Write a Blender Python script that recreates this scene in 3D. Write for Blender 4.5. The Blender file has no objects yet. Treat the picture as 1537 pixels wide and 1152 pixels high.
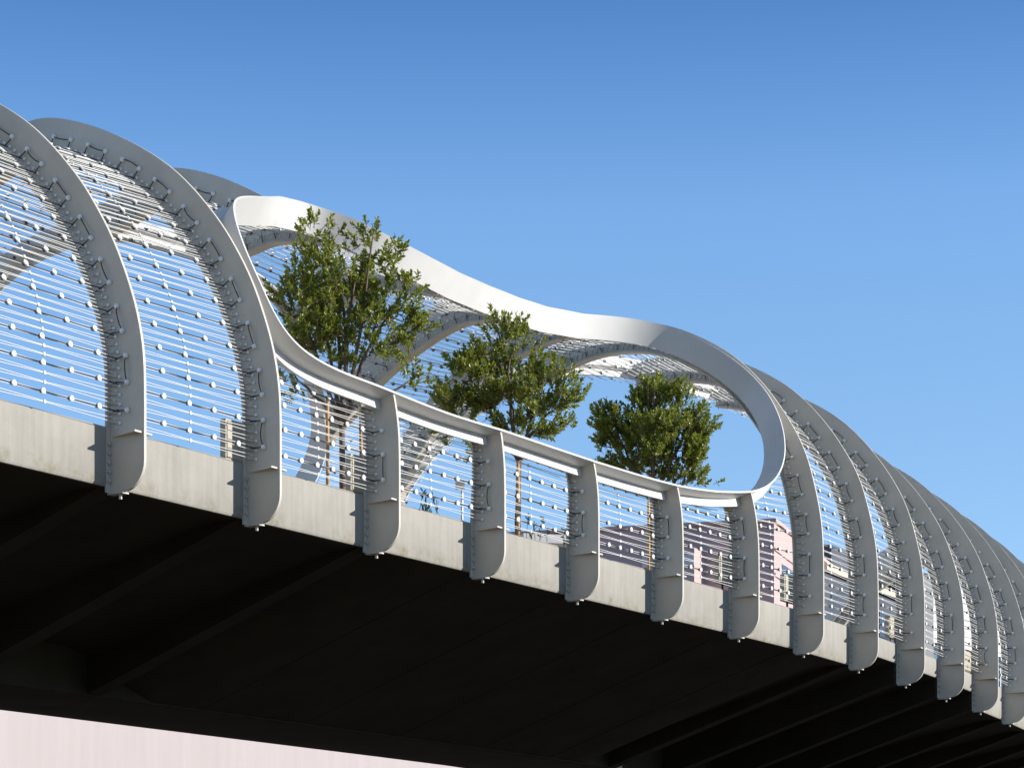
import bpy, bmesh, math, random
import numpy as np
from mathutils import Vector, Matrix

random.seed(7); rng = np.random.default_rng(7)
scene = bpy.context.scene
COL = scene.collection
EYE = 1.6                       # camera height above the ground, metres

# ------------------------------------------------------------------ geometry of the bridge
ZS = EYE + 7.12                 # level of the bracket shelf at the rib feet
EX = (-4.712, 1.5353); EY = (34.243, 2.3802)
PX = [EX[0] + EX[1]*n for n in range(-5, 7)] + [5.95, 7.34, 8.69, 9.99, 11.24, 12.45]
PY = [EY[0] + EY[1]*n for n in range(-5, 7)] + [50.85, 53.4, 56.1, 58.82, 61.6, 64.43]
_h = 66.8
for k in range(13, 23):
    _h += 0.9
    PX.append(PX[-1] + 3.02*math.cos(math.radians(_h))); PY.append(PY[-1] + 3.02*math.sin(math.radians(_h)))
NS = list(range(-5, -5 + len(PX)))
HD = [57.18 if n <= 6 else {7: 59.5, 8: 62, 9: 63.7, 10: 64.8, 11: 65.9, 12: 67.0}.get(n, 67.0 + 0.9*(n-12)) for n in NS]
W = 9.0                         # clear width of the shell


def sym(p):
    p = np.array(p, float); q = p[::-1].copy(); q[:, 0] = W - q[:, 0]
    return np.vstack([p, q[1:]])


LOWP = sym([(0, 0), (0, .53), (.02, 1.12), (.14, 1.72), (.32, 2.23), (.54, 2.74), (.94, 3.39), (1.23, 3.75), (1.54, 4.09),
            (1.88, 4.41), (2.17, 4.62), (2.49, 4.83), (2.99, 5.1), (3.37, 5.28), (3.82, 5.45), (4.2, 5.56), (4.5, 5.6)])
HIGHP = sym([(0, 0), (0, .6), (.01, 1.2), (.05, 1.73), (.2, 2.42), (.41, 3.1), (.76, 3.74), (1.24, 4.40), (1.78, 4.95),
             (2.38, 5.37), (3.16, 5.76), (3.8, 5.95), (4.5, 6.02)])
K = 129


def resamp(p, k=K):
    out = []
    for i in range(len(p)-1):
        a = p[max(i-1, 0)]; b = p[i]; c = p[i+1]; d = p[min(i+2, len(p)-1)]
        for t in np.linspace(0, 1, 12, endpoint=False):
            out.append(.5*((2*b) + (c-a)*t + (2*a-5*b+4*c-d)*t*t + (3*b-a-3*c+d)*t**3))
    out.append(p[-1]); out = np.array(out)
    s = np.r_[0, np.cumsum(np.hypot(*np.diff(out, axis=0).T))]
    u = np.linspace(0, s[-1], k)
    return np.c_[np.interp(u, s, out[:, 0]), np.interp(u, s, out[:, 1])]


QL = resamp(LOWP); QH = resamp(HIGHP)
for _ in range(6):
    for Q in (QL, QH):
        Q[1:-1] = .25*Q[:-2] + .5*Q[1:-1] + .25*Q[2:]
WK = {-5: -.3, 0: -.3, 1: 0, 2: 0, 2.5: .05, 3: .22, 3.4: .12, 4: -.08, 4.5: -.13, 5: -.12, 5.5: 0, 6: .3, 6.6: .9, 7: 1.15,
      8: 1.05, 9: .95, 10: .5, 12: .4, 23: .4}
WX = list(WK); WY = list(WK.values())


def prof(n, s):
    w = float(np.interp(n, WX, WY)); x = min(max(s, 0), 1)*(K-1); i = min(int(x), K-2); f = x-i
    q = ((1-w)*QL[i] + w*QH[i])*(1-f) + ((1-w)*QL[i+1] + w*QH[i+1])*f
    return q


def frame(n):
    h = math.radians(np.interp(n, NS, HD))
    return (float(np.interp(n, NS, PX)), float(np.interp(n, NS, PY))), (math.cos(h), math.sin(h)), (-math.sin(h), math.cos(h))


def loc(n, u, h, along=0.0):
    """bridge coordinates -> world: n = rib number, u = across the bridge, h = above the shelf level"""
    p, a, t = frame(n)
    return Vector((p[0]+t[0]*u+a[0]*along, p[1]+t[1]*u+a[1]*along, ZS+h))


def uh(n, s, off=0.0):
    a = prof(n, max(s-.006, 0)); b = prof(n, min(s+.006, 1)); d = (b-a)/np.hypot(*(b-a))
    c = prof(n, s)
    return c[0]-d[1]*off, c[1]+d[0]*off       # off > 0 = outward


def surf(n, s, off=0.0, along=0.0):
    u, h = uh(n, s, off)
    return loc(n, u, h, along)


def snormal(n, s):
    return (surf(n, s, .1) - surf(n, s, 0)).normalized()


# ------------------------------------------------------------------ materials
def mat(name, base=(.5, .5, .5), rough=.6, metal=0.0, var=0.0, vscale=3.0, bump=0.0, bscale=20.0, spec=.5, tint=None, stretch=None):
    m = bpy.data.materials.new(name); m.use_nodes = True
    nt = m.node_tree; b = nt.nodes['Principled BSDF']
    b.inputs['Base Color'].default_value = (*base, 1); b.inputs['Roughness'].default_value = rough
    b.inputs['Metallic'].default_value = metal; b.inputs['Specular IOR Level'].default_value = spec
    if var or bump:
        tc = nt.nodes.new('ShaderNodeTexCoord'); mp = nt.nodes.new('ShaderNodeMapping')
        nt.links.new(tc.outputs['Object'], mp.inputs['Vector'])
        if stretch: mp.inputs['Scale'].default_value = stretch
    if var:
        nz = nt.nodes.new('ShaderNodeTexNoise'); nz.inputs['Scale'].default_value = vscale
        nz.inputs['Detail'].default_value = 8; nz.inputs['Roughness'].default_value = .65
        nt.links.new(mp.outputs['Vector'], nz.inputs['Vector'])
        rp = nt.nodes.new('ShaderNodeValToRGB')
        rp.color_ramp.elements[0].position = .3; rp.color_ramp.elements[1].position = .7
        lo = tint if tint else tuple(c*(1-var) for c in base)
        rp.color_ramp.elements[0].color = (*lo, 1)
        rp.color_ramp.elements[1].color = (*[min(c*(1+var*.6), 1) for c in base], 1)
        nt.links.new(nz.outputs['Fac'], rp.inputs['Fac']); nt.links.new(rp.outputs['Color'], b.inputs['Base Color'])
    if bump:
        n2 = nt.nodes.new('ShaderNodeTexNoise'); n2.inputs['Scale'].default_value = bscale; n2.inputs['Detail'].default_value = 6
        nt.links.new(mp.outputs['Vector'], n2.inputs['Vector'])
        bp = nt.nodes.new('ShaderNodeBump'); bp.inputs['Strength'].default_value = bump; bp.inputs['Distance'].default_value = .01
        nt.links.new(n2.outputs['Fac'], bp.inputs['Height']); nt.links.new(bp.outputs['Normal'], b.inputs['Normal'])
    return m


def concrete_mat():
    m = mat('fascia_concrete', (.372, .35, .312), .85, var=.12, vscale=1.3, bump=.25, bscale=30)
    nt = m.node_tree; b = nt.nodes['Principled BSDF']
    src = b.inputs['Base Color'].links[0].from_socket
    tc = nt.nodes.new('ShaderNodeTexCoord')
    # vertical rain streaks
    mp = nt.nodes.new('ShaderNodeMapping'); mp.inputs['Scale'].default_value = (5, 5, .35)
    nt.links.new(tc.outputs['Object'], mp.inputs['Vector'])
    nz = nt.nodes.new('ShaderNodeTexNoise'); nz.inputs['Scale'].default_value = 2.2; nz.inputs['Detail'].default_value = 5
    nt.links.new(mp.outputs['Vector'], nz.inputs['Vector'])
    r1 = nt.nodes.new('ShaderNodeValToRGB'); r1.color_ramp.elements[0].position = .35; r1.color_ramp.elements[1].position = .7
    r1.color_ramp.elements[0].color = (.92, .915, .905, 1); r1.color_ramp.elements[1].color = (1.04, 1.04, 1.03, 1)
    nt.links.new(nz.outputs['Fac'], r1.inputs['Fac'])
    mx = nt.nodes.new('ShaderNodeMixRGB'); mx.blend_type = 'MULTIPLY'; mx.inputs[0].default_value = 1
    nt.links.new(src, mx.inputs[1]); nt.links.new(r1.outputs['Color'], mx.inputs[2])
    # mossy stain band along the drip edge
    sp = nt.nodes.new('ShaderNodeSeparateXYZ'); nt.links.new(tc.outputs['Object'], sp.inputs[0])
    mr = nt.nodes.new('ShaderNodeMapRange')
    mr.inputs['From Min'].default_value = -.22; mr.inputs['From Max'].default_value = -.37   # heights in the deck's own space
    nt.links.new(sp.outputs['Z'], mr.inputs['Value'])
    n3 = nt.nodes.new('ShaderNodeTexNoise'); n3.inputs['Scale'].default_value = 3.4; n3.inputs['Detail'].default_value = 9
    n3.inputs['Roughness'].default_value = .75
    nt.links.new(tc.outputs['Object'], n3.inputs['Vector'])
    r3 = nt.nodes.new('ShaderNodeValToRGB'); r3.color_ramp.elements[0].position = .47; r3.color_ramp.elements[1].position = .68
    nt.links.new(n3.outputs['Fac'], r3.inputs['Fac'])
    mu = nt.nodes.new('ShaderNodeMath'); mu.operation = 'MULTIPLY'
    nt.links.new(mr.outputs['Result'], mu.inputs[0]); nt.links.new(r3.outputs['Color'], mu.inputs[1])
    m2 = nt.nodes.new('ShaderNodeMixRGB'); m2.inputs[2].default_value = (.21, .19, .10, 1)
    mu2 = nt.nodes.new('ShaderNodeMath'); mu2.operation = 'MULTIPLY'; mu2.inputs[1].default_value = .8
    nt.links.new(mu.outputs[0], mu2.inputs[0])
    nt.links.new(mu2.outputs[0], m2.inputs[0]); nt.links.new(mx.outputs[0], m2.inputs[1])
    nt.links.new(m2.outputs[0], b.inputs['Base Color'])
    return m


def leaf_mat():
    m = bpy.data.materials.new('leaf'); m.use_nodes = True; nt = m.node_tree; b = nt.nodes['Principled BSDF']
    g = nt.nodes.new('ShaderNodeNewGeometry'); r = nt.nodes.new('ShaderNodeValToRGB')
    e = r.color_ramp.elements; e[0].position = 0; e[0].color = (.10, .14, .02, 1); e[1].position = 1; e[1].color = (.44, .43, .10, 1)
    k = e.new(.6); k.color = (.225, .27, .04, 1)
    nt.links.new(g.outputs['Random Per Island'], r.inputs['Fac']); nt.links.new(r.outputs['Color'], b.inputs['Base Color'])
    b.inputs['Roughness'].default_value = .38; b.inputs['Specular IOR Level'].default_value = .55
    tr = nt.nodes.new('ShaderNodeBsdfTranslucent'); mix = nt.nodes.new('ShaderNodeMixShader'); mix.inputs[0].default_value = .3
    tr.inputs['Color'].default_value = (.34, .38, .05, 1)
    nt.links.new(b.outputs[0], mix.inputs[1]); nt.links.new(tr.outputs[0], mix.inputs[2])
    nt.links.new(mix.outputs[0], nt.nodes['Material Output'].inputs['Surface'])
    return m


STEEL = mat('painted_steel', (.59, .55, .475), .42, var=.10, vscale=1.4, spec=.4, bump=.04, bscale=9)
RINGM = mat('ring_paint', (.71, .70, .68), .4, var=.09, vscale=.9, spec=.45, bump=.03, bscale=6)
CORD = mat('white_cord', (.80, .79, .76), .55)
WIRE = mat('black_wire', (.018, .018, .02), .5)
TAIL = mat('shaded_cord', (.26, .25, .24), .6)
LED = mat('light_lens', (.82, .82, .80), .25)
DARKP = mat('dark_plastic', (.05, .05, .055), .5)
FERR = mat('white_ferrule', (.93, .93, .92), .2, spec=.8)
CONC = concrete_mat()
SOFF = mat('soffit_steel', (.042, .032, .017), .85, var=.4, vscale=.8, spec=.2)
DECK = mat('deck_concrete', (.58, .48, .34), .9, var=.15, vscale=2)
BARK = mat('bark', (.17, .12, .085), .9, var=.4, vscale=8, bump=.5, bscale=30, stretch=(1, 1, .2))
STAKE = mat('stake_wood', (.60, .35, .14), .8, var=.35, vscale=6, stretch=(4, 4, .4), bump=.3)
BAND = mat('tie_strap', (.02, .02, .02), .7)
BOXM = mat('cabinet_paint', (.46, .41, .32), .6, var=.08, vscale=4)
LEAF = leaf_mat()

# ------------------------------------------------------------------ mesh helpers
class MB:
    def __init__(s): s.v = []; s.f = []; s.m = []
    def quad(s, pts, mi=0):
        i = len(s.v); s.v += [tuple(p) for p in pts]; s.f.append(tuple(range(i, i+len(pts)))); s.m.append(mi)
    def box(s, o, ax, ay, az, mi=0):
        """o = corner, ax ay az = edge vectors"""
        o = Vector(o); i = len(s.v)
        for k in range(8):
            s.v.append(tuple(o + (ax if k & 1 else Vector()) + (ay if k & 2 else Vector()) + (az if k & 4 else Vector())))
        for q in ((0, 2, 3, 1), (4, 5, 7, 6), (0, 1, 5, 4), (2, 6, 7, 3), (0, 4, 6, 2), (1, 3, 7, 5)):
            s.f.append(tuple(i+x for x in q)); s.m.append(mi)
    def cbox(s, c, x, y, z, hx, hy, hz, mi=0):
        s.box(Vector(c)-x*hx-y*hy-z*hz, x*2*hx, y*2*hy, z*2*hz, mi)
    def tube(s, pts, r, k=4, cap=True, mi=0):
        pts = [Vector(p) for p in pts]; rr = r if isinstance(r, (list, tuple)) else [r]*len(pts)
        base = len(s.v); up = None
        for j, p in enumerate(pts):
            t = (pts[min(j+1, len(pts)-1)] - pts[max(j-1, 0)])
            t = t.normalized() if t.length > 1e-9 else Vector((0, 0, 1))
            if up is None:
                up = Vector((0, 0, 1)) if abs(t.z) < .9 else Vector((1, 0, 0))
            x = (up - t*up.dot(t))
            x = x.normalized() if x.length > 1e-6 else t.orthogonal().normalized()
            up = x; y = t.cross(x)
            for q in range(k):
                a = 2*math.pi*q/k
                s.v.append(tuple(p + (x*math.cos(a) + y*math.sin(a))*rr[j]))
        for j in range(len(pts)-1):
            for q in range(k):
                a = base+j*k+q; b = base+j*k+(q+1) % k
                s.f.append((a, b, b+k, a+k)); s.m.append(mi)
        if cap:
            s.f.append(tuple(base+q for q in range(k))[::-1]); s.m.append(mi)
            s.f.append(tuple(base+(len(pts)-1)*k+q for q in range(k))); s.m.append(mi)
    def ball(s, c, r, mi=0, seg=8, rings=5, ax=None):
        c = Vector(c); i = len(s.v)
        for a in range(rings+1):
            th = math.pi*a/rings
            for b in range(seg):
                ph = 2*math.pi*b/seg
                s.v.append(tuple(c + Vector((math.sin(th)*math.cos(ph), math.sin(th)*math.sin(ph), math.cos(th)))*r))
        for a in range(rings):
            for b in range(seg):
                s.f.append((i+a*seg+b, i+(a+1)*seg+b, i+(a+1)*seg+(b+1) % seg, i+a*seg+(b+1) % seg)); s.m.append(mi)
    def mesh(s, name, mats, smooth=False, fix=False):
        me = bpy.data.meshes.new(name); me.from_pydata(s.v, [], s.f)
        for m in (mats if isinstance(mats, (list, tuple)) else [mats]): me.materials.append(m)
        me.polygons.foreach_set('material_index', s.m)
        if smooth: me.polygons.foreach_set('use_smooth', [True]*len(me.polygons))
        me.update()
        if fix:
            bm = bmesh.new(); bm.from_mesh(me); bmesh.ops.remove_doubles(bm, verts=bm.verts, dist=1e-5)
            bmesh.ops.recalc_face_normals(bm, faces=bm.faces); bm.to_mesh(me); bm.free()
        return me
    def build(s, name, mats, parent=None, smooth=False, fix=False, origin=None):
        if origin is None and parent is not None: origin = parent.location
        if origin is not None:
            o = Vector(origin); s.v = [tuple(Vector(p)-o) for p in s.v]
        ob = bpy.data.objects.new(name, s.mesh(name, mats, smooth, fix)); COL.objects.link(ob)
        if parent is not None: ob.parent = parent
        elif origin is not None: ob.location = origin
        return ob


def smooth_by_angle(ob, deg=30):
    me = ob.data
    bm = bmesh.new(); bm.from_mesh(me)
    for f in bm.faces: f.smooth = True
    lim = math.radians(deg)
    for e in bm.edges:
        e.smooth = len(e.link_faces) == 2 and e.calc_face_angle(0) < lim
    bm.to_mesh(me); bm.free()


def tag(o, label=None, cat=None, group=None, kind=None):
    if label: o['label'] = label
    if cat: o['category'] = cat
    if group: o['group'] = group
    if kind: o['kind'] = kind
    return o


def empty(name, at, label, cat, group=None):
    o = bpy.data.objects.new(name, None); COL.objects.link(o); o.location = at; o.empty_display_size = .2
    return tag(o, label, cat, group)


def inst(name, me, at, rot, parent):
    o = bpy.data.objects.new(name, me); COL.objects.link(o); o.parent = parent
    o.matrix_local = Matrix.Translation(Vector(at) - parent.location) @ rot.to_4x4()
    return o


def rotz_to(nrm, up=Vector((0, 0, 1))):
    """matrix whose local +Z is nrm"""
    z = Vector(nrm).normalized(); x = up.cross(z)
    x = x.normalized() if x.length > 1e-5 else z.orthogonal().normalized()
    y = z.cross(x)
    return Matrix((x, y, z)).transposed()


# ------------------------------------------------------------------ openings, as closed curves (n, s) on the shell
NEAR = [(2.011, .1), (2.277, .097), (2.613, .095), (2.981, .095), (3.481, .095), (4.014, .096), (4.501, .097), (5.0, .099),
        (5.411, .105), (5.8, .113), (6.052, .12), (6.275, .131), (6.458, .147), (6.602, .167), (6.71, .191), (6.82, .221), (6.895, .252),
        (6.91, .278), (6.885, .3), (6.83, .325), (6.77, .352), (6.7, .38), (6.6, .405), (6.45, .428), (6.22, .446), (5.95, .455),
        (5.55, .448), (5.15, .432), (4.8, .418), (4.5, .406), (4.2, .392), (3.8, .373), (3.4, .366), (3.15, .374), (3.02, .39),
        (2.9, .412), (2.76, .427), (2.5, .412), (2.15, .371), (1.8, .334), (1.5, .31), (1.3, .287), (1.11, .24), (1.05, .2),
        (1.05, .172), (1.07, .144), (1.155, .12), (1.323, .108), (1.568, .103), (1.8, .102)]
FAR_A = [(5.05, .838), (5.06, .805), (5.02, .775), (4.86, .74), (4.35, .675), (3.78, .615), (3.4, .598), (3.05, .592), (2.68, .588),
         (2.37, .588), (2.12, .597), (1.93, .618), (1.78, .655), (1.69, .695), (1.64, .76), (1.64, .83), (1.76, .875), (2.1, .898),
         (2.6, .903), (3.2, .904), (3.8, .904), (4.4, .9), (4.82, .88)]
FAR_B = [(6.22, .86), (6.29, .815), (6.4, .776), (6.52, .745), (6.85, .67), (7.2, .61), (7.45, .588), (7.8, .567), (8.3, .542),
         (8.9, .52), (9.4, .496), (10, .476), (11, .456), (12, .442), (13, .435), (14, .445), (15, .48), (15.6, .56), (15.9, .68),
         (15.9, .8), (15.6, .87), (15, .9), (14, .904), (12, .904), (10, .904), (8, .904), (7, .901), (6.45, .887)]


def loopcurve(pts, sub=5):
    P = np.array(pts); n = len(P); out = []
    for i in range(n):
        a, b, c, d = P[i-1], P[i], P[(i+1) % n], P[(i+2) % n]
        for t in np.linspace(0, 1, sub, endpoint=False):
            out.append(.5*((2*b)+(c-a)*t+(2*a-5*b+4*c-d)*t*t+(3*b-a-3*c+d)*t**3))
    out = np.array(out)
    for _ in range(12):
        out = .25*np.roll(out, 1, 0) + .5*out + .25*np.roll(out, -1, 0)
    return out


LOOPS = [loopcurve(NEAR), loopcurve(FAR_A), loopcurve(FAR_B)]


def crossings(loop, n):
    r = []
    for i in range(len(loop)):
        a = loop[i]; b = loop[(i+1) % len(loop)]
        if (a[0] <= n) != (b[0] <= n):
            f = (n-a[0])/(b[0]-a[0]); r.append(a[1]+f*(b[1]-a[1]))
    return sorted(r)


def spans(n, lo=0.0, hi=1.0):
    """intervals of s at station n that are covered by the shell (outside the openings)"""
    cuts = []
    for L in LOOPS:
        c = crossings(L, n)
        for k in range(0, len(c)-1, 2): cuts.append((c[k], c[k+1]))
    cuts.sort(); out = []; cur = lo
    for a, b in cuts:
        out.append((cur, a)); cur = b
    out.append((cur, hi))
    return out


# ------------------------------------------------------------------ world, sun, camera
SUN_EL = math.radians(20); SUN_AZ = math.radians(95.0)      # azimuth clockwise from +Y
wd = bpy.data.worlds.new('World'); scene.world = wd; wd.use_nodes = True
nt = wd.node_tree; bg = nt.nodes['Background']
sky = nt.nodes.new('ShaderNodeTexSky'); sky.sky_type = 'NISHITA'; sky.sun_disc = False
sky.sun_elevation = SUN_EL; sky.sun_rotation = SUN_AZ
sky.altitude = 600; sky.air_density = 1.0; sky.dust_density = .3; sky.ozone_density = 2.5
# blue deepens upward in view; horizon darkened and zenith brightened to shape the fill
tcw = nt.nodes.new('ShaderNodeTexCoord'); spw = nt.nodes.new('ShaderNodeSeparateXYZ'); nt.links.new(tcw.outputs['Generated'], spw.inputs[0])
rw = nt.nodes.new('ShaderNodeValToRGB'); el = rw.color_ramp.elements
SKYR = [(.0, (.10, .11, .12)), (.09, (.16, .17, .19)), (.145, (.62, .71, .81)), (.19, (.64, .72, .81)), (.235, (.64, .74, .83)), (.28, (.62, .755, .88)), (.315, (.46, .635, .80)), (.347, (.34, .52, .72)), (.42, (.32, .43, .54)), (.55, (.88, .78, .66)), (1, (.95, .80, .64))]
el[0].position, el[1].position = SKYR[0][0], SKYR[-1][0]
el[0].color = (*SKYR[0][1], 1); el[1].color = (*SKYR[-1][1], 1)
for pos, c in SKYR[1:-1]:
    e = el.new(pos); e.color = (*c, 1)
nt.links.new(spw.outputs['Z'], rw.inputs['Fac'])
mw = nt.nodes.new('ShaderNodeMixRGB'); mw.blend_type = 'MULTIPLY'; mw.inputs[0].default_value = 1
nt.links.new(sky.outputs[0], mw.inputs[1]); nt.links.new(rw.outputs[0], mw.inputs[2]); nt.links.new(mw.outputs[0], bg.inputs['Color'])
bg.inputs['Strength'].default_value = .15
sl = bpy.data.lights.new('sun', 'SUN'); sl.energy = 3.6; sl.angle = math.radians(.5); sl.color = (1, .955, .885)
so = bpy.data.objects.new('sun', sl); COL.objects.link(so)
sd = Vector((math.sin(SUN_AZ)*math.cos(SUN_EL), math.cos(SUN_AZ)*math.cos(SUN_EL), math.sin(SUN_EL)))
so.rotation_euler = sd.to_track_quat('Z', 'Y').to_euler()
so.location = (60, -10, 60)
cd = bpy.data.cameras.new('camera'); cam = bpy.data.objects.new('camera', cd); COL.objects.link(cam)
cam.location = (0, 0, EYE); cam.rotation_euler = (math.pi/2, 0, 0)
cd.sensor_fit = 'HORIZONTAL'; cd.sensor_width = 36; cd.lens = 4000/1537*36; cd.shift_y = (1480-576)/1537
cd.clip_end = 6000; cd.clip_start = .1; scene.camera = cam
scene.view_settings.view_transform = 'Standard'; scene.view_settings.look = 'None'; scene.view_settings.exposure = 0.75
scene.view_settings.gamma = 1
scene.cycles.max_bounces = 6; scene.cycles.caustics_reflective = False; scene.cycles.caustics_refractive = False

# ------------------------------------------------------------------ ground
g = MB(); g.quad([(-3000, -800, 0), (3000, -800, 0), (3000, 5000, 0), (-3000, 5000, 0)])
g2 = MB(); g2.quad([(-300, -300, .004), (300, -300, .004), (300, 25, .004), (-300, 25, .004)])  # unseen paving, added to throw warm bounce light up onto the rib webs
po = g2.build('unseen_bounce_paving', mat('sandy_paving', (.20, .165, .12), .9, var=.15, vscale=.8)); po['kind'] = 'structure'
go = g.build('ground', mat('asphalt', (.05, .05, .05), .9, var=.2, vscale=.6)); go['kind'] = 'structure'

# ------------------------------------------------------------------ bridge deck
N0, N1 = -2.0, 18.0
deck = empty('bridge_deck', loc(4, 4.5, -.2), 'long concrete footbridge deck with pale edge beam and dark underside', 'bridge deck')


def extrude(name, section, n0, n1, m, step=.25, sm=False):
    """section(n) -> list of (u, h); closed profile swept along the bridge"""
    b = MB(); ns = np.arange(n0, n1+1e-6, step); rows = []
    for n in ns:
        i = len(b.v); sec = section(n); rows.append(i)
        b.v += [tuple(loc(n, u, h)) for u, h in sec]
    k = len(sec)
    for r in range(len(ns)-1):
        for j in range(k):
            a = rows[r]+j; c = rows[r]+(j+1) % k; d = rows[r+1]+(j+1) % k; e = rows[r+1]+j
            b.f.append((a, c, d, e)); b.m.append(0)
    for i in (rows[0], rows[-1]):
        b.f.append(tuple(range(i, i+k))); b.m.append(0)
    o = b.build(name, m, deck, fix=True); smooth_by_angle(o, 35)
    return o


def bottom(n): return float(np.interp(n, [-5, 8.02, 8.1, 11.0, 11.1, 30], [-.66, -.66, -.30, -.30, -.66, -.66]))


def fascia_near(n):
    b = bottom(n); return [(.575, b+.05), (.575, .10), (.60, .125), (1.05, .125), (1.05, b), (.64, b), (.60, b+.012)]


def mirror(sec): return lambda n: [(W-u, h) for u, h in sec(n)][::-1]


extrude('edge_beam', fascia_near, N0, N1, CONC); extrude('edge_beam', mirror(fascia_near), N0, N1, CONC)
extrude('deck_slab', lambda n: [(1.052, -.22), (1.052, -.05), (W-1.052, -.05), (W-1.052, -.22)], N0, N1, DECK)


def recess(n): return float(np.interp(n, [-5, 1.9, 2.4, 7.6, 8.1, 30], [.7, .7, .0, .0, .75, .75]))


def soffit(n):
    r = recess(n); b = bottom(n)
    return [(.605, b-.004), (1.0, min(-.79+r*.5, b-.01)), (5.9, -2.49+r), (5.9, -2.42+r), (1.06, min(-.74+r*.5, b-.005)), (.66, b-.001)]


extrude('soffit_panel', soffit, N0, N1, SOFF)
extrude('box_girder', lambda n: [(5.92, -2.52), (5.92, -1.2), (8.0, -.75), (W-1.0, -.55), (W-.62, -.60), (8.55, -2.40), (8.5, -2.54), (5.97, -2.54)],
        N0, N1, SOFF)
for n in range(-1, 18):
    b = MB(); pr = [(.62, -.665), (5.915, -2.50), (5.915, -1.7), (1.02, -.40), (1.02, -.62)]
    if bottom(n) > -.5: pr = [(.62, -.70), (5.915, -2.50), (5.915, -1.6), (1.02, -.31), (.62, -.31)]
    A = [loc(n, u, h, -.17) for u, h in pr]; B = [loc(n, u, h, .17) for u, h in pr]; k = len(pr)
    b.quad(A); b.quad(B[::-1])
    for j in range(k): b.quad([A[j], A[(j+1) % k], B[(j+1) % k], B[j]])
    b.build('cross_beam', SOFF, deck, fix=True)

# ------------------------------------------------------------------ ribs
D = .57                                     # depth of a rib plate
TH = .022                                   # half thickness
ROWS = 42; CLIPS = 126; CABLES = 252        # divisions of the arc


def ball_mesh(name, r, m, seg=10, rings=6):
    b = MB(); b.ball((0, 0, 0), r, 0, seg, rings); return b.mesh(name, m, True)


FERRM = ball_mesh('ferrule', .024, FERR, 8, 5)
GLAND = ball_mesh('cable_gland', .037, FERR)
_b = MB(); _b.tube([(0, 0, 0), (0, 0, .03)], .025, 6); BOLT = _b.mesh('bolt', STEEL)


def rib_piece(root, n, s0, s1, foot0, foot1, dtop=None):
    """web plate and inner flange of one rib piece, with feet where it reaches the deck edge"""
    _, a, t = frame(n); A = Vector((a[0], a[1], 0))
    cnt = max(8, int((s1-s0)*110))
    ss = np.linspace(s0, s1, cnt+1)
    O = []; I = []
    if foot0:
        for ang in np.linspace(90, 0, 9):
            r = math.radians(ang)
            O.append((.36-.36*math.cos(r), -.36-.37*math.sin(r))); I.append((D, -.36-.37*math.sin(r)))
        O[0] = (.36, -.73)
    for s in ss:
        if dtop is None:
            d = D
            if not foot0: d -= .19*max(0, 1-(s-s0)*16/1.3)**1.5
            if not foot1: d -= .14*max(0, 1-(s1-s)*16/1.0)**1.5
        else: d = D + (dtop-D)*min(1, (s-s0)/(s1-s0)*1.2)
        O.append(uh(n, s, 0)); I.append(uh(n, s, -d))
    if foot1:
        for ang in np.linspace(0, 90, 9):
            r = math.radians(ang)
            O.append((W-.36+.36*math.cos(r), -.36-.37*math.sin(r))); I.append((W-D, -.36-.37*math.sin(r)))
    b = MB(); m = len(O)
    for x in (-TH, TH):
        for (u, h), (u2, h2) in zip(O, I):
            b.v.append(tuple(loc(n, u, h, x))); b.v.append(tuple(loc(n, u2, h2, x)))
    for j in range(m-1):
        p = 2*j; q = 2*m+2*j
        for f in ((p, p+2, p+3, p+1), (q, q+1, q+3, q+2), (p, q, q+2, p+2), (p+1, p+3, q+3, q+1)):
            b.f.append(f); b.m.append(0)
    for e in (0, m-1):
        b.f.append((2*e, 2*e+1, 2*m+2*e+1, 2*m+2*e)); b.m.append(0)
    w = b.build('web_plate', STEEL, root, fix=True); smooth_by_angle(w, 25)
    # inner flange, a strip across the inner edge
    b = MB(); fl = .10
    for j in range(m):
        u, h = I[j]; j0 = max(j-1, 0); j1 = min(j+1, m-1)
        du = I[j1][0]-I[j0][0]; dh = I[j1][1]-I[j0][1]; L = math.hypot(du, dh) or 1
        nu, nh = dh/L, -du/L                # inward
        for off in (.001, .028):
            for x in (-fl, fl): b.v.append(tuple(loc(n, u+nu*off, h+nh*off, x)))
    for j in range(m-1):
        p = 4*j; q = p+4
        for x, y in ((0, 1), (1, 3), (3, 2), (2, 0)):
            b.f.append((p+x, p+y, q+y, q+x)); b.m.append(0)
    b.f.append((0, 1, 3, 2)); b.m.append(0); p = 4*(m-1); b.f.append((p, p+1, p+3, p+2)); b.m.append(0)
    f = b.build('inner_flange', STEEL, root, fix=True); smooth_by_angle(f, 25)
    if foot0:
        for sg in (-1, 1):                  # triangular bracket shelves either side of the plate
            b = MB()
            tri = [(D-.02, sg*TH), (.03, sg*TH), (.03, sg*(TH+.15))]
            lo = [loc(n, u, -.012, x) for u, x in tri]; hi = [loc(n, u, .012, x) for u, x in tri]
            b.quad(lo); b.quad(hi[::-1])
            for j in range(3): b.quad([lo[j], lo[(j+1) % 3], hi[(j+1) % 3], hi[j]])
            b.build('bracket_shelf', STEEL, root, fix=True)
        b = MB(); b.box(loc(n, .33, -.755, -.06), Vector((t[0], t[1], 0))*.26, A*.12, Vector((0, 0, .022)))
        b.tube([loc(n, .42, -.82), loc(n, .42, -.755)], .022, 6)
        b.build('end_plate', STEEL, root)
        R = rotz_to(Vector((-t[0], -t[1], 0)))
        for j in range(5):
            inst('bolt', BOLT, loc(n, D-.002, -.10-.12*j, -.065), R, root)


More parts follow.
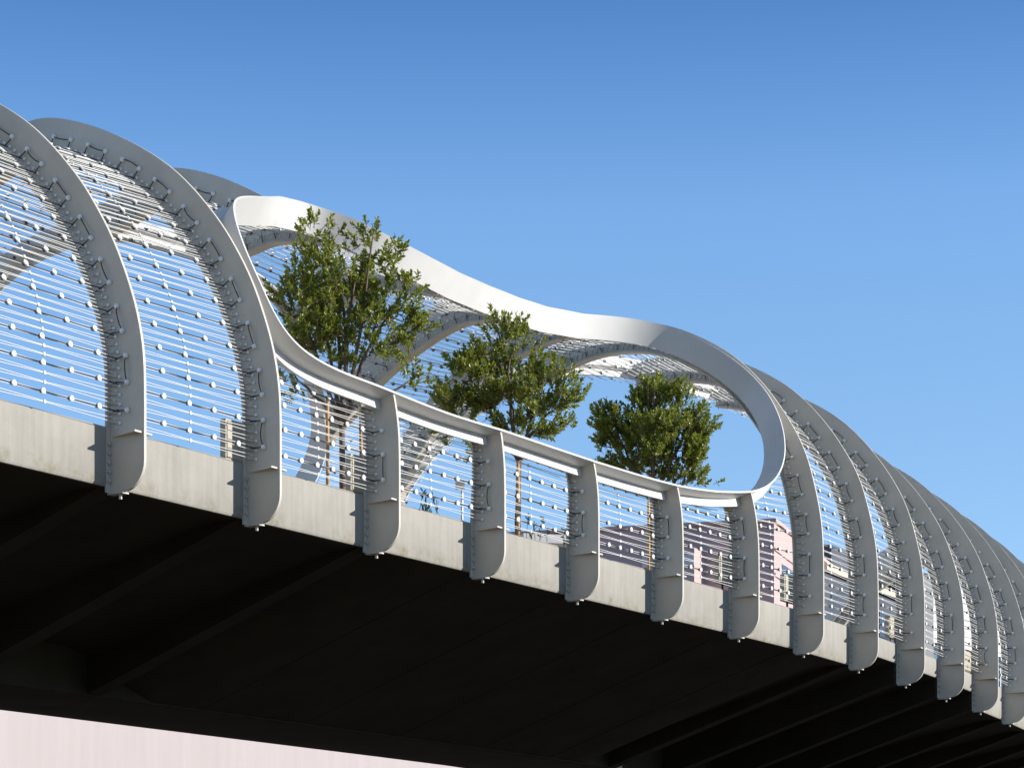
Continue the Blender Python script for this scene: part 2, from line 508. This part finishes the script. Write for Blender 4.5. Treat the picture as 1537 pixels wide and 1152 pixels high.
def fittings(root, n, s0, s1):
    """cord ferrules on the visible face, glands, and the black light cables that zigzag between them"""
    fr = MB(); far = MB(); tails = MB(); near = -1 < n < 13
    x = -TH-.006
    for c in range(CLIPS*2):
        s = (c+.5)/(CLIPS*2)
        if not (s0+.004 < s < s1-.004) or uh(n, s)[1] < .05: continue
        if s > .62 and c % 2: continue
        if c % 2 == 0:
            if near and s < .40: inst('ferrule', FERRM, surf(n, s, -D+.17, x-.008), Matrix.Identity(3), root)
            else: fr.ball(surf(n, s, -D+.17, x-.008), .021, 0, 6, 4)
        else: fr.ball(surf(n, s, -D+.085+(.03 if c % 4 == 1 else 0), x-.006), .0125, 0, 6, 4)
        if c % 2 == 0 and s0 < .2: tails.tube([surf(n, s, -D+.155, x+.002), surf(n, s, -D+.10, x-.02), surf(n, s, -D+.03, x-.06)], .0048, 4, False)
    rr = random.Random(n*13+5)
    rows = [j for j in range(ROWS) if s0+.012 < (j+.8333)/ROWS < s1-.012 and uh(n, (j+.8333)/ROWS)[1] > .1]
    pair = rr.random() < .5
    k = 0
    while k < len(rows):
        j = rows[k]; two = k+1 < len(rows) and (k > 0 or pair) and rr.random() < .9
        wire = MB(); ends = [j, rows[k+1]] if two else [j]; G = []
        for e in ends:
            s = (e+.8333)/ROWS; p = surf(n, s, -.27, x-.015); G.append(p)
            if near and s < .5: inst('cable_gland', GLAND, p, Matrix.Identity(3), root)
            else: far.ball(p, .037, 0, 8, 5)
        lead = lambda e, p: [surf(n, (e+.8333)/ROWS, -.52, x-.03), surf(n, (e+.8333)/ROWS+.0008*rr.uniform(-2, 2), -.42, x-.045),
                             surf(n, (e+.8333)/ROWS, -.33, x-.03), p]
        pts = lead(j, G[0])
        if two:
            sg = rr.uniform(-.035, .03); sag = rr.uniform(.01, .05)
            pts += [surf(n, (j+.8333+.25*q)/ROWS, -.27+sg*w, x-.02-sag*w) for q, w in ((1, .8), (2, 1), (3, .75))] + lead(j+1, G[1])[::-1]
        wire.tube(pts, .0078, 5)
        wire.build('light_cable', WIRE, root, smooth=True)
        k += 2 if two else 1
    if fr.v: fr.build('ferrule', FERR, root, smooth=True)['kind'] = 'stuff'
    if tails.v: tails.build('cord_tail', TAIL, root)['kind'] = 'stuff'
    if far.v: far.build('cable_gland', FERR, root, smooth=True)['kind'] = 'stuff'


RIBLAB = {
    -1: 'steel arch rib at the very left, its cords reaching into the frame',
    0: 'leftmost grey steel arch rib in view, cut by the left picture edge',
    1: 'tall grey steel arch rib touching the left end of the oval opening',
    7: 'grey arch rib touching the rounded right end of the oval opening',
    8: 'second full grey arch rib right of the oval opening',
    9: 'third full grey arch rib right of the oval opening',
    10: 'fourth full grey arch rib right of the oval opening',
    11: 'fifth full grey arch rib right of the oval opening',
    12: 'sixth grey arch rib right of the oval opening, foot at the right picture edge',
    13: 'seventh grey arch rib right of the oval opening, its foot beyond the picture edge',
    14: 'eighth grey arch rib right of the oval opening, only its crown showing',
    15: 'ninth grey arch rib right of the oval opening, a thin sliver at the far end',
    16: 'farthest grey arch rib, a sliver behind all the others at right'}
POSTLAB = {
    2: 'grey rail post under the oval rail, first from the left, striped with cord shadows',
    3: 'grey rail post left of the middle tree stake, second from the left',
    4: 'middle one of the five grey posts under the oval rail',
    5: 'grey rail post beside the paired stakes of the third tree, fourth from left',
    6: 'grey rail post at the right end of the oval rail, last of the five'}
MIDLAB = {
    2: 'grey arch rib above the oval upper left end, crown against the sky',
    3: 'arch rib behind the left tree crown, springing from the oval frame',
    4: 'arch rib meeting the oval frame between the left and middle trees',
    5: 'wide arch rib sweeping down from the oval frame between the left and middle trees',
    6: 'arch rib springing from the oval frame behind the middle tree top'}

for n in range(-1, 17):
    sp = spans(n)
    for k, (s0, s1) in enumerate(sp):
        first = k == 0; last = k == len(sp)-1
        if s1-s0 < .01: continue
        if first and not (last or 2 <= n <= 6):
            nm, lb, ct, gr = 'arch_rib', RIBLAB[n], 'arch rib', 'full steel arch ribs along the bridge'
        elif first and last:
            nm, lb, ct, gr = 'arch_rib', RIBLAB[n], 'arch rib', 'full steel arch ribs along the bridge'
        elif first:
            nm, lb, ct, gr = 'rail_post', POSTLAB[n], 'rail post', 'rail posts under the oval opening'
        elif last and s0 > .8:
            continue                     # under the far rail, hidden behind the deck edge
        else:
            nm, lb, ct, gr = 'upper_arch_rib', MIDLAB[n], 'arch rib', 'arch ribs cut off by the oval opening'
        root = empty(nm, surf(n, s0, 0), lb, ct, gr)
        rib_piece(root, n, s0, s1, first, last, {2: .56, 3: .5, 4: .48, 5: .49, 6: .54}[n] if nm == 'rail_post' else None)
        fittings(root, n, s0, s1)

# ------------------------------------------------------------------ oval frames
def ring(loop, label, lift=0.0):
    c = loop.mean(0); L = len(loop)
    cent = surf(c[0], c[1], 0)
    root = empty('oval_frame', surf(*loop[0], 0), label, 'oval frame', 'curved frames round the openings of the canopy')
    pl = MB(); st = MB(); rows = []
    P = [surf(n, s, 0) for n, s in loop]
    for i in range(L):
        n, s = loop[i]; T = (P[(i+1) % L]-P[i-1]).normalized(); N = snormal(n, s); B = T.cross(N).normalized()
        # away from the hole: test in (n, s)
        tn = loop[(i+1) % L]-loop[i-1]; area = 0
        rows.append((surf(n, s, .03+lift*min(max((s-.28)/.1, 0), 1)), N, B))
    # orientation from the signed area in (n, s)
    A2 = sum(loop[i][0]*loop[(i+1) % L][1]-loop[(i+1) % L][0]*loop[i][1] for i in range(L))
    n, s = loop[0]; d = .01
    e_n = surf(n+.05, s)-surf(n, s); e_s = surf(n, s+d)-surf(n, s)
    hand = e_n.cross(e_s).dot(snormal(n, s))
    sgn = 1 if (A2 > 0) == (hand > 0) else -1      # T x N points out of a counter-clockwise loop
    for P0, N, B in rows:
        B = B*sgn
        for off, x in ((0, -.016), (0, .016), (-.47, .016), (-.47, -.016)): pl.v.append(tuple(P0+N*off+B*x))
        for off, x in ((-.29, .017), (-.29, .165), (-.32, .165), (-.32, .017)): st.v.append(tuple(P0+N*off+B*x))
    for i in range(L):
        p = 4*i; q = 4*((i+1) % L)
        for x in range(4):
            f = (p+x, p+(x+1) % 4, q+(x+1) % 4, q+x); pl.f.append(f); pl.m.append(0); st.f.append(f); st.m.append(0)
    o = pl.build('frame_band', RINGM, root, fix=True); smooth_by_angle(o, 40)
    o = st.build('stiffener_bar', RINGM, root, fix=True); smooth_by_angle(o, 40)
    return root


ring(LOOPS[0], 'white oval steel frame round the opening where three trees show', .03)
ring(LOOPS[1], 'pale far opening frame seen through the left cords and left tree')
ring(LOOPS[2], 'pale steel frame of the far opening behind the third tree, running off right', .12)

# ------------------------------------------------------------------ cord nets with lights
NOFF = -.43
LEDB = MB(); LEDB.tube([(0, 0, .002), (0, 0, .022)], .038, 14, True, 0); LEDB.tube([(0, 0, -.03), (0, 0, .002)], .027, 10, True, 1)
LEDM = LEDB.mesh('light_disc', [LED, DARKP]); LEDV = [Vector(v) for v in LEDB.v]


def net_piece(n0, lo_hi, label, count, single, name='cord_net'):
    """cords, clips, light wires and discs of one bay; lo_hi(n) gives the s-interval this piece covers at station n"""
    cords = MB(); clips = MB(); discs = []
    G = 12; grid = [n0+i/G for i in range(G+1)]
    iv = [lo_hi(n) for n in grid]

    def inside(i, s): return iv[i] is not None and iv[i][0]-.001 <= s <= iv[i][1]+.001

    def path(fs):
        """pieces of a curve s = fs(x) across the bay that lie in the covered interval"""
        run = []; out = []
        for i in range(G+1):
            s = fs(i/G)
            if inside(i, s): run.append((grid[i], s))
            else:
                if run: out.append(run)
                run = []
        if run: out.append(run)
        return out
    lowest = .0075
    for c in range(CABLES):
        s_r = (c+.5)/CABLES; s_m = (c//2+.5)/CLIPS + (.00035 if c % 2 else -.00035)
        if not lowest < s_r < 1-lowest: continue
        for run in path(lambda x: s_r+(s_m-s_r)*(1-abs(2*x-1))):
            if len(run) < 2: continue
            # keep only ends and the pinch point
            pts = [run[0]]+[q for q in run[1:-1] if abs((q[0]-n0)-.5) < .02]+[run[-1]]
            cords.tube([surf(n, s, NOFF) for n, s in pts], .0053, 4, False)
    for c in range(CLIPS):
        s = (c+.5)/CLIPS
        if lowest < s < 1-lowest and inside(G//2, s):
            N = snormal(n0+.5, s); p = surf(n0+.5, s, NOFF); _, a, t = frame(n0+.5); A = Vector((a[0], a[1], 0)); U = N.cross(A)
            clips.cbox(p, A, U, N, .016, .022, .012)
    for j in range(ROWS):
        s = (j+.8333)/ROWS
        for run in path(lambda x: s):
            if len(run) > 1:
                cords.tube([surf(n, q, NOFF+.012) for n, q in (run[0], run[-1])], .0075, 4, False, 1)
                for k in range(count):
                    x = (k+.5)/count*.92+.02; n = n0+x
                    if run[0][0]+.03 < n < run[-1][0]-.02: discs.append((n, s))
    if not cords.v: return None
    root = empty(name, surf(n0+.5, min(i[0] for i in iv if i), NOFF), label, 'cord net', 'cord nets with lights between the ribs')
    cords.build('cord', [CORD, WIRE], root, smooth=True)['kind'] = 'stuff'
    if clips.v: clips.build('cord_clip', CORD, root)['kind'] = 'stuff'
    discs.sort(key=lambda q: q[1])
    rest = MB()
    for i, (n, s) in enumerate(discs):
        R = rotz_to(snormal(n, s)); p = surf(n, s, NOFF+.02)
        if i < single: inst('light_disc', LEDM, p, R, root)
        else:
            b = len(rest.v); rest.v += [tuple(p+R @ v) for v in LEDV]; rest.f += [tuple(b+x for x in f) for f in LEDB.f]; rest.m += LEDB.m
    if rest.v: rest.build('light_disc', [LED, DARKP], root)['kind'] = 'stuff'
    return root


BAYS = {-1: 'left of the leftmost arch rib, at the picture edge', 0: 'between the two tall arch ribs left of the oval opening',
        7: 'in the first bay right of the oval opening', 8: 'in the second bay right of the oval opening',
        9: 'in the third bay right of the oval opening', 10: 'in the fourth bay right of the oval opening',
        11: 'in the fifth bay right of the oval opening', 12: 'in the sixth bay right of the oval opening',
        13: 'in the seventh bay right of the oval opening, a sliver', 14: 'in the farthest bay but one at right',
        15: 'in the farthest bay at right'}
LOWB = {1: 'under the rail in front of the left tree stakes', 2: 'under the rail between the first and second posts',
        3: 'under the rail between the second and third posts, with the single stake', 4: 'under the rail between the third and fourth posts',
        5: 'under the rail between the fourth and fifth posts, before the pink building', 6: 'between the last rail post and the next full rib'}
UPB = {1: 'beside the upper left end of the oval frame', 2: 'behind the top of the left tree, above the oval frame',
       3: 'roofing the oval opening right behind the left tree', 4: 'roofing the opening between left and middle trees',
       5: 'roofing the opening above the middle tree', 6: 'roofing the opening at its right end above the third tree'}


def bay_piece(kind):
    def f(n):
        sp = spans(n)
        near_open = bool(crossings(LOOPS[0], n)); far_open = bool(crossings(LOOPS[1], n) or crossings(LOOPS[2], n))
        if kind == 'all':          # everything but pieces below openings
            lo = sp[1] if near_open else sp[0]
            return lo
        if kind == 'low': return sp[0] if near_open else None
        if kind == 'farlow': return sp[-1] if far_open else None
    return f


for n in range(-1, 16):
    opening = 1 <= n <= 6
    cnt = 7 if opening else 5
    net_piece(n, bay_piece('all'), 'dotted cord net ' + (UPB[n] if opening else BAYS[n]), cnt if not opening else 7,
              100 if n < 12 else 40)
    if opening:
        net_piece(n, bay_piece('low'), 'low cord net ' + LOWB[n], cnt, 60)

# ------------------------------------------------------------------ trees
def at_px(px, py, u):
    """world point on the plane through bridge offset u that the photograph shows at (px, py); used to take measurements"""
    q = (px-768)/4000
    lo, hi = -4, 18
    for _ in range(50):
        m = (lo+hi)/2; p = loc(m, u, 0)
        if p.x/p.y < q: lo = m
        else: hi = m
    p = loc((lo+hi)/2, u, 0)
    return Vector((p.x, p.y, EYE + (1480-py)/4000*p.y)), (lo+hi)/2


LEAFK = 4.4


def leaf(b, p, d, nrm, L, w):
    d = d.normalized(); x = d.cross(nrm)
    if x.length < 1e-4: x = d.orthogonal()
    x.normalize(); z = x.cross(d); i = len(b.v)
    f = w*.35
    for q in ((0, 0, 0), (.35*L, w, f), (.75*L, w*.8, f), (L, 0, -.08*L), (.75*L, -w*.8, f), (.35*L, -w, f), (.55*L, 0, 0)):
        b.v.append(tuple(p+d*q[0]+x*q[1]+z*q[2]))
    b.f += [(i, i+6, i+2, i+1), (i, i+5, i+4, i+6), (i+6, i+3, i+2), (i+6, i+4, i+3)]; b.m += [0]*4


def tree(base_px, u, lobes, stems, label, seed, dens, stake_px, stakelabs, fork):
    rr = random.Random(seed)
    V = lambda s=1: Vector((rr.gauss(0, s), rr.gauss(0, s), rr.gauss(0, s)))
    base, n = at_px(base_px, 0, u); base.z = ZS-.05
    sc = base.y/4000
    root = empty('tree', base, label, 'tree', 'young trees on the bridge')
    tr = MB(); lv = MB(); stempts = []
    fk = base + Vector((0, 0, EYE+(1480-fork)*sc-base.z))

    def bend(a, b, k=5, amp=.04):
        pts = []
        o = V(amp)
        for i in range(k+1):
            f = i/k; pts.append(a.lerp(b, f)+o*math.sin(math.pi*f)+V(amp*.25)*(0 < i < k))
        return pts
    tr.tube([base-Vector((0, 0, .06))]+bend(base, fk, 5, .02), [.062, .06, .055, .05, .046, .044, .045], 8)
    W2 = lambda px, py, dz: Vector((base.x+(px-base_px)*sc, base.y+dz, EYE+(1480-py)*sc))
    for (px, py) in stems:
        e = W2(px, py, rr.uniform(-.45, .45)); p = bend(fk+V(.02), e, 7, .07)
        tr.tube(p, [.03*(1-.8*i/7)+.006 for i in range(8)], 6); stempts += p[2:]
    for (cx, cy, rx, ry, wgt) in lobes:
        vol = rx*ry*sc*sc
        clumps = []
        while len(clumps) < 6+int(vol*40):
            q = Vector((rr.uniform(-1, 1), rr.uniform(-1, 1), rr.uniform(-1, 1)))
            if q.length < 1 and rr.random() < .3+.7*q.length: clumps.append(q)
        for _ in range(int(vol*dens*wgt*LEAFK)):
            q = rr.choice(clumps)
            sg = .10/(max(rx, ry)*sc); gs = lambda: max(-1.7, min(1.7, rr.gauss(0, 1)))*sg
            q = q+Vector((gs(), gs(), gs()*.8))
            c = W2(cx+q.x*rx, cy-q.z*ry, q.y*rx*sc*.95)
            a = min(stempts, key=lambda s: (s-c).length_squared+.3*max(0, s.z-c.z+.15))
            d = (c-a); dist = d.length
            d = (d.normalized()*.6+Vector((0, 0, .75))+q*.35+V(.25)).normalized()
            if rr.random() < .05 and dist > .1:
                tr.tube(bend(a, c, 3, .03), [.011, .008, .006, .004], 4, False)
            L = rr.uniform(.10, .22); m = rr.randint(9, 15)
            tr.tube([c-d*.05, c+d*L], [.005, .0025], 3, False)
            ang = rr.uniform(0, 6.28)
            for k in range(m):
                f = (k+.5)/m; ang += 2.4
                o = d.orthogonal().normalized(); o.rotate(Matrix.Rotation(ang, 3, d))
                ld = d*(.45+.6*f)+o*(1.0-.55*f)+V(.12)
                leaf(lv, c+d*L*f, ld, d+V(.2), rr.uniform(.062, .095), rr.uniform(.017, .025))
    tr.build('trunk', BARK, root, smooth=True)
    lv.build('crown', LEAF, root)
    for (sx, top), sl in zip(stake_px, stakelabs):
        p, _ = at_px(sx, 0, u); p.z = base.z; ztop = EYE+(1480-top)*p.y/4000
        st = MB(); h = ztop-p.z
        st.tube([p-Vector((0, 0, .05)), p+Vector((.004, 0, h*.5)), p+Vector((0, 0, h))], .027, 10)
        so_ = st.build('tree_stake', STAKE, None, origin=p, smooth=False); smooth_by_angle(so_, 40)
        tag(so_, sl, 'stake', 'wooden stakes beside the trees')
        tie = MB(); z = p.z+h*.93
        tie.tube([p+Vector((0, 0, h*.93)), (p+Vector((0, 0, h*.93))).lerp(base+Vector((0, 0, h*.93)), .5)+Vector((0, -.03, -.01)), base+Vector((0, 0, h*.93))], .008, 5)
        tie.build('tie_strap', BAND, so_)


tree(513, 1.55, [(495, 468, 78, 62, 1.0), (445, 448, 46, 46, .9), (560, 470, 58, 58, .8), (470, 372, 42, 40, .7), (556, 376, 34, 34, .6),
                 (604, 460, 34, 50, .8), (520, 410, 60, 40, .8), (612, 548, 30, 36, .45), (452, 520, 44, 36, .8), (540, 520, 50, 40, .5),
                 (468, 345, 18, 16, .8), (560, 350, 18, 14, .8), (432, 575, 26, 24, .5), (500, 540, 40, 36, .4), (628, 575, 18, 26, .4)],
     [(470, 350), (500, 380), (560, 360), (445, 430), (600, 430), (535, 420), (480, 450), (570, 470), (620, 560), (440, 560)],
     'leftmost and largest young tree, its leafy top overlapping the oval frame', 3, 100,
     [(491, 596), (541, 604)], ['brown wooden stake left of the leftmost tree trunk', 'brown wooden stake right of the leftmost tree trunk'], 640)
tree(779, 1.6, [(745, 570, 62, 46, 1.0), (700, 590, 44, 36, .9), (755, 515, 34, 34, .8), (810, 600, 52, 38, .9), (840, 590, 32, 34, .7),
                (710, 545, 40, 32, .8), (800, 540, 26, 24, .5), (775, 630, 60, 36, .7), (690, 625, 32, 26, .6), (700, 665, 30, 22, .35), (748, 490, 12, 14, .8), (838, 640, 28, 16, .4)],
     [(748, 500), (705, 570), (815, 580), (845, 600), (765, 540), (735, 600), (690, 640), (800, 640)],
     'middle young tree with a spreading crown, standing behind the oval rail', 11, 130,
     [(777, 692)], ['single brown banded stake under the middle tree'], 690)
tree(978, 1.6, [(980, 640, 70, 56, 1.15), (925, 645, 34, 34, 1.0), (974, 592, 24, 22, 1.0), (1035, 660, 36, 44, 1.0), (960, 685, 56, 36, 1.1),
                (1030, 700, 34, 30, .8), (1050, 640, 20, 28, .8), (1000, 610, 34, 28, .8), (1045, 720, 22, 20, .5), (915, 665, 18, 18, .6)],
     [(970, 580), (925, 640), (1030, 640), (1050, 690), (980, 590), (950, 690), (1010, 680)],
     'rightmost young tree with a dense rounded crown, standing before clear sky', 41, 150,
     [(973, 752), (983, 752)], ['left one of the paired stakes under the rightmost tree', 'right one of the paired stakes under the rightmost tree'], 745)

# ------------------------------------------------------------------ cabinets, plants and a lamp head on the deck edge
def cabinet(px, py_t, py_b, wpx, label, u=.6):
    p, n = at_px(px+5, py_b, u); sc = p.y/4000; p0, a, t = frame(n); A = Vector((a[0], a[1], 0)); T = Vector((t[0], t[1], 0))
    h = (py_b-py_t)*sc; w = wpx*sc/(a[0]-p.x/p.y*a[1]); z = ZS+.125
    p.z = z
    root = empty('electrical_cabinet', p, label, 'cabinet', 'beige cabinets along the deck edge')
    top = EYE+(1480-py_t)*sc; bot = EYE+(1480-py_b)*sc
    b = MB(); b.box(p+Vector((0, 0, bot-z)), A*w, T*.10, Vector((0, 0, top-bot)))
    o = b.build('cabinet_body', BOXM, root, fix=True)
    bv = o.modifiers.new('bevel', 'BEVEL'); bv.width = .012; bv.segments = 2
    d = MB(); d.box(p+A*.03-T*.012+Vector((0, 0, bot-z+.03)), A*(w-.06), T*.011, Vector((0, 0, top-bot-.06))); d.build('door', BOXM, root)
    for k in (.2, .5, .8):
        c = MB(); c.tube([p+A*w*k+T*.05+Vector((0, 0, -.05)), p+A*w*k+T*.05+Vector((0, 0, bot-z+.01))], .022, 8)
        c.build('conduit', DARKP, root, smooth=True)


cabinet(333, 627, 689, 62, 'beige electrical cabinet left of the tall rib at the oval left end')
cabinet(521, 680, 736, 52, 'beige electrical cabinet behind the leftmost rail post')
cabinet(1074, 832, 874, 42, 'beige electrical cabinet behind the rightmost rail post')
cabinet(1172, 861, 901, 38, 'beige electrical cabinet left of the rib at the oval right end')
cabinet(1329, 922, 955, 28, 'beige electrical cabinet left of the third full rib right of the oval')
cabinet(1437, 972, 1003, 20, 'small beige electrical cabinet left of the fifth full rib right of the oval')

STALK = mat('plant_stalk', (.10, .14, .05), .7); BUD = mat('plant_bud', (.12, .17, .06), .8, var=.4, vscale=20)


def stalk_plant(px, py_top, label, seed, k=4):
    p, n = at_px(px, 0, 1.25); sc = p.y/4000; p.z = ZS-.05; rr = random.Random(seed)
    root = empty('stalk_plant', p, label, 'plant', 'thin stalked plants on the deck')
    top = EYE+(1480-py_top)*sc; st = MB(); bd = MB()
    for i in range(k):
        q = p+Vector((rr.uniform(-.15, .15), rr.uniform(-.15, .15), 0)); h = (top-p.z)*(1 if i == 0 else rr.uniform(.6, .92))
        e = (p if i == 0 else q)+Vector((rr.uniform(-.05, .05), rr.uniform(-.05, .05), h))
        st.tube([q-Vector((0, 0, .03)), q.lerp(e, .5)+Vector((rr.uniform(-.02, .02), 0, 0)), e], [.007, .006, .004], 5)
        for j in range(7):
            leaf(bd, e-Vector((0, 0, .02*j)), Vector((rr.gauss(0, .5), rr.gauss(0, .5), 1)), Vector((rr.gauss(0, 1), rr.gauss(0, 1), .2)), .09, .013)
        for j in range(5):
            leaf(bd, q, Vector((rr.gauss(0, .35), rr.gauss(0, .35), 1)), Vector((rr.gauss(0, 1), rr.gauss(0, 1), .2)), rr.uniform(.2, .4), .012)
    st.build('stem', STALK, root); bd.build('foliage', BUD, root)


stalk_plant(632, 738, 'thin green stalk plant just right of the leftmost rail post', 1)
stalk_plant(653, 745, 'thin green stalk plant left of the white lamp head', 2)
stalk_plant(793, 776, 'slender stalk plant right of the middle tree stake', 3, 3)
stalk_plant(815, 779, 'slender stalk plant midway between the second and third rail posts', 4, 3)
stalk_plant(842, 794, 'slender stalk plant just left of the middle rail post', 5, 3)
p, n = at_px(693, 742, 1.3); p.z = ZS-.05
lamp = empty('lamp_head', p, 'small white lamp head on a pole left of the second rail post', 'lamp')
b = MB(); zt = 8.72+.93; b.tube([p, Vector((p.x, p.y, zt))], .02, 8); b.build('pole', CORD, lamp, smooth=True)
b = MB(); b.cbox(Vector((p.x-.03, p.y, zt-.02)), Vector((1, 0, 0)), Vector((0, 1, 0)), Vector((0, 0, 1)), .075, .06, .06); b.build('lamp_housing', CORD, lamp)

# ------------------------------------------------------------------ buildings beyond
PINK = mat('pink_stucco', (.58, .41, .39), .9, var=.07, vscale=.3, bump=.1)
PALE = mat('pale_pink_plaster', (.465, .41, .405), .9, var=.03, vscale=1.6, stretch=(1.5, 1.5, .12), tint=(.435, .375, .37))
PALEJ = mat('plaster_joint', (.62, .47, .40), .9)
SLATE = mat('slate_cladding', (.075, .078, .095), .5, var=.2, vscale=.4)
BEIGE = mat('beige_trim', (.62, .54, .42), .8)
WHITE = mat('white_cladding', (.74, .69, .67), .7, var=.06, vscale=.3)
GLASS = mat('blue_glass', (.09, .20, .28), .12, spec=.9)
GREYP = mat('grey_cladding', (.20, .21, .215), .7, var=.15, vscale=.3)
DKGL = mat('dark_glass', (.03, .035, .05), .15, spec=.8)
Z = Vector((0, 0, 1))


def bx(name, o, ax, ay, az, m, parent):
    b = MB(); b.box(o, ax, ay, az); return b.build(name, m, parent, fix=True)


# long pale wall building seen under the girder
d = Vector((.542, .84, 0)); nrm = Vector((.84, -.542, 0)); o0 = Vector((-13.4, 70, 0))-d*24
r = empty('plaster_building', o0, 'pale pink plastered building seen below the dark underside at lower left', 'building')
bx('wall', o0, d*72, -nrm*14, Z*(EYE+9.2), PALE, r)
bx('parapet', o0+nrm*.15+Z*(EYE+9.203), d*72, -nrm*14.2, Z*.4, PALE, r)
for k in (13.6,):
    bx('wall_joint', o0+d*k+nrm*.003, d*.07, nrm*.01, Z*(EYE+9.0), PALEJ, r)

# pink building behind the right end of the rail
c = Vector((11.8, 120, 0)); e1 = Vector((-.956, .29, 0)); e2 = Vector((.30, .954, 0)); H = EYE+20.9
r = empty('pink_building', c, 'pink stucco building with shaded front and sunlit side, behind the right rail posts', 'building')
bx('wall', c, e1*13.5, e2*16, Z*H, PINK, r)
bx('lower_wing', c+e1*5+e2*.6, e1*18, e2*12, Z*(H-.75), PINK, r)
bx('roof_cap', c-e1*.12-e2*.12+Z*(H+.003), e1*13.7, e2*16.2, Z*.16, PINK, r)
for zz in (-1.25, -2.4):
    bx('string_course', c-e1*.06+e2*.05+Z*(H+zz), e1*.055, e2*15.5, Z*.14, PINK, r)
w = bx('window', c-e1*.03+e2*1.7+Z*(H-2.35), e1*.025, e2*3.2, Z*.75, DKGL, r)
bx('side_wing', c+e1*3.2-e2*2.0+Z*0, e1*6, e2*1.997, Z*(H-1.25), PINK, r)
bx('window', c+e1*3.2-e2*2.05+Z*(H-2.1), e1*2.4, e2*.045, Z*.5, WHITE, r)
for k in range(5):
    bx('window', c+e1*(4.6+1.9*k)-e2*(2.05 if 4.6+1.9*k < 9 else .05)+Z*(H-3.6), e1*1.3, e2*.045, Z*1.3, DKGL, r)

# slate facade with a beige cornice
c = Vector((14.9, 128, 0)); e2 = Vector((.447, .894, 0)); nn = Vector((.894, -.447, 0)); H = EYE+20.0
r = empty('slate_building', c, 'dark slate building with a beige cornice, behind the first two bays right of the oval', 'building')
bx('wall', c, e2*16.2, -nn*9, Z*H, SLATE, r)
bx('cornice', c+nn*.25+Z*(H+.003), e2*16.2, -nn*9.3, Z*.35, BEIGE, r)
bx('upper_storey', c+e2*5.2-nn*1.4+Z*(H+.36), e2*10.9, -nn*7, Z*1.75, SLATE, r)
bx('corner_pier', c+e2*16.21+nn*.1, e2*.8, -nn*8, Z*(H+2.1), BEIGE, r)
for k in range(6):
    w = bx('window', c+e2*(1.2+2.4*k)+nn*.003+Z*(H-2.2), e2*1.5, nn*.04, Z*1.3, DKGL, r)

# white modern block with blue glass below
c = Vector((22.2, 142, 0)); e2 = Vector((.60, .80, 0)); nn = Vector((.80, -.60, 0)); H = EYE+21.6
r = empty('white_building', c, 'white clad building with blue glass lower floor, behind the rightmost bays', 'building')
bx('wall', c+Z*(H-3.2), e2*24, -nn*12, Z*3.2, WHITE, r)
bx('side_bay', c-e2*1.5+nn*.3, e2*1.49, -nn*8, Z*(H+.2), GREYP, r)
bx('dark_band', c+nn*-.25+Z*(H-3.8), e2*24, -nn*11, Z*.597, DKGL, r)
bx('glass_storey', c+nn*-.1, e2*24, -nn*11.5, Z*(H-3.803), GLASS, r)
for k in range(7):
    bx('cladding_joint', c+nn*.003+Z*(H-.45*k-.3), e2*24, nn*.01, Z*.05, GREYP, r)
for k in range(12):
    bx('mullion', c+nn*-.097+e2*(2*k+.5), e2*.08, nn*.06, Z*(H-3.81), WHITE, r)
for k in range(4):
    bx('vent_box', c+nn*.02+e2*(2.5+4*k)+Z*(H-2.7), e2*1.0, nn*.35, Z*.4, GREYP, r)

# low white roof seen just over the deck edge
c = Vector((.4, 92, EYE+15.35)); r = empty('roof_canopy', c, 'low white roof edge seen over the deck left of the middle rail post', 'roof')
ca = Vector((.97, .24, 0)); cb = Vector((-.24, .97, 0))
bx('roof_edge', c, ca*2.6, cb*5, Z*.3, WHITE, r)
for k in range(4): bx('post', c+ca*(.1+.78*k)+cb*.1+Z*(-EYE-15.35), ca*.12, cb*.12, Z*(EYE+15.347), WHITE, r)
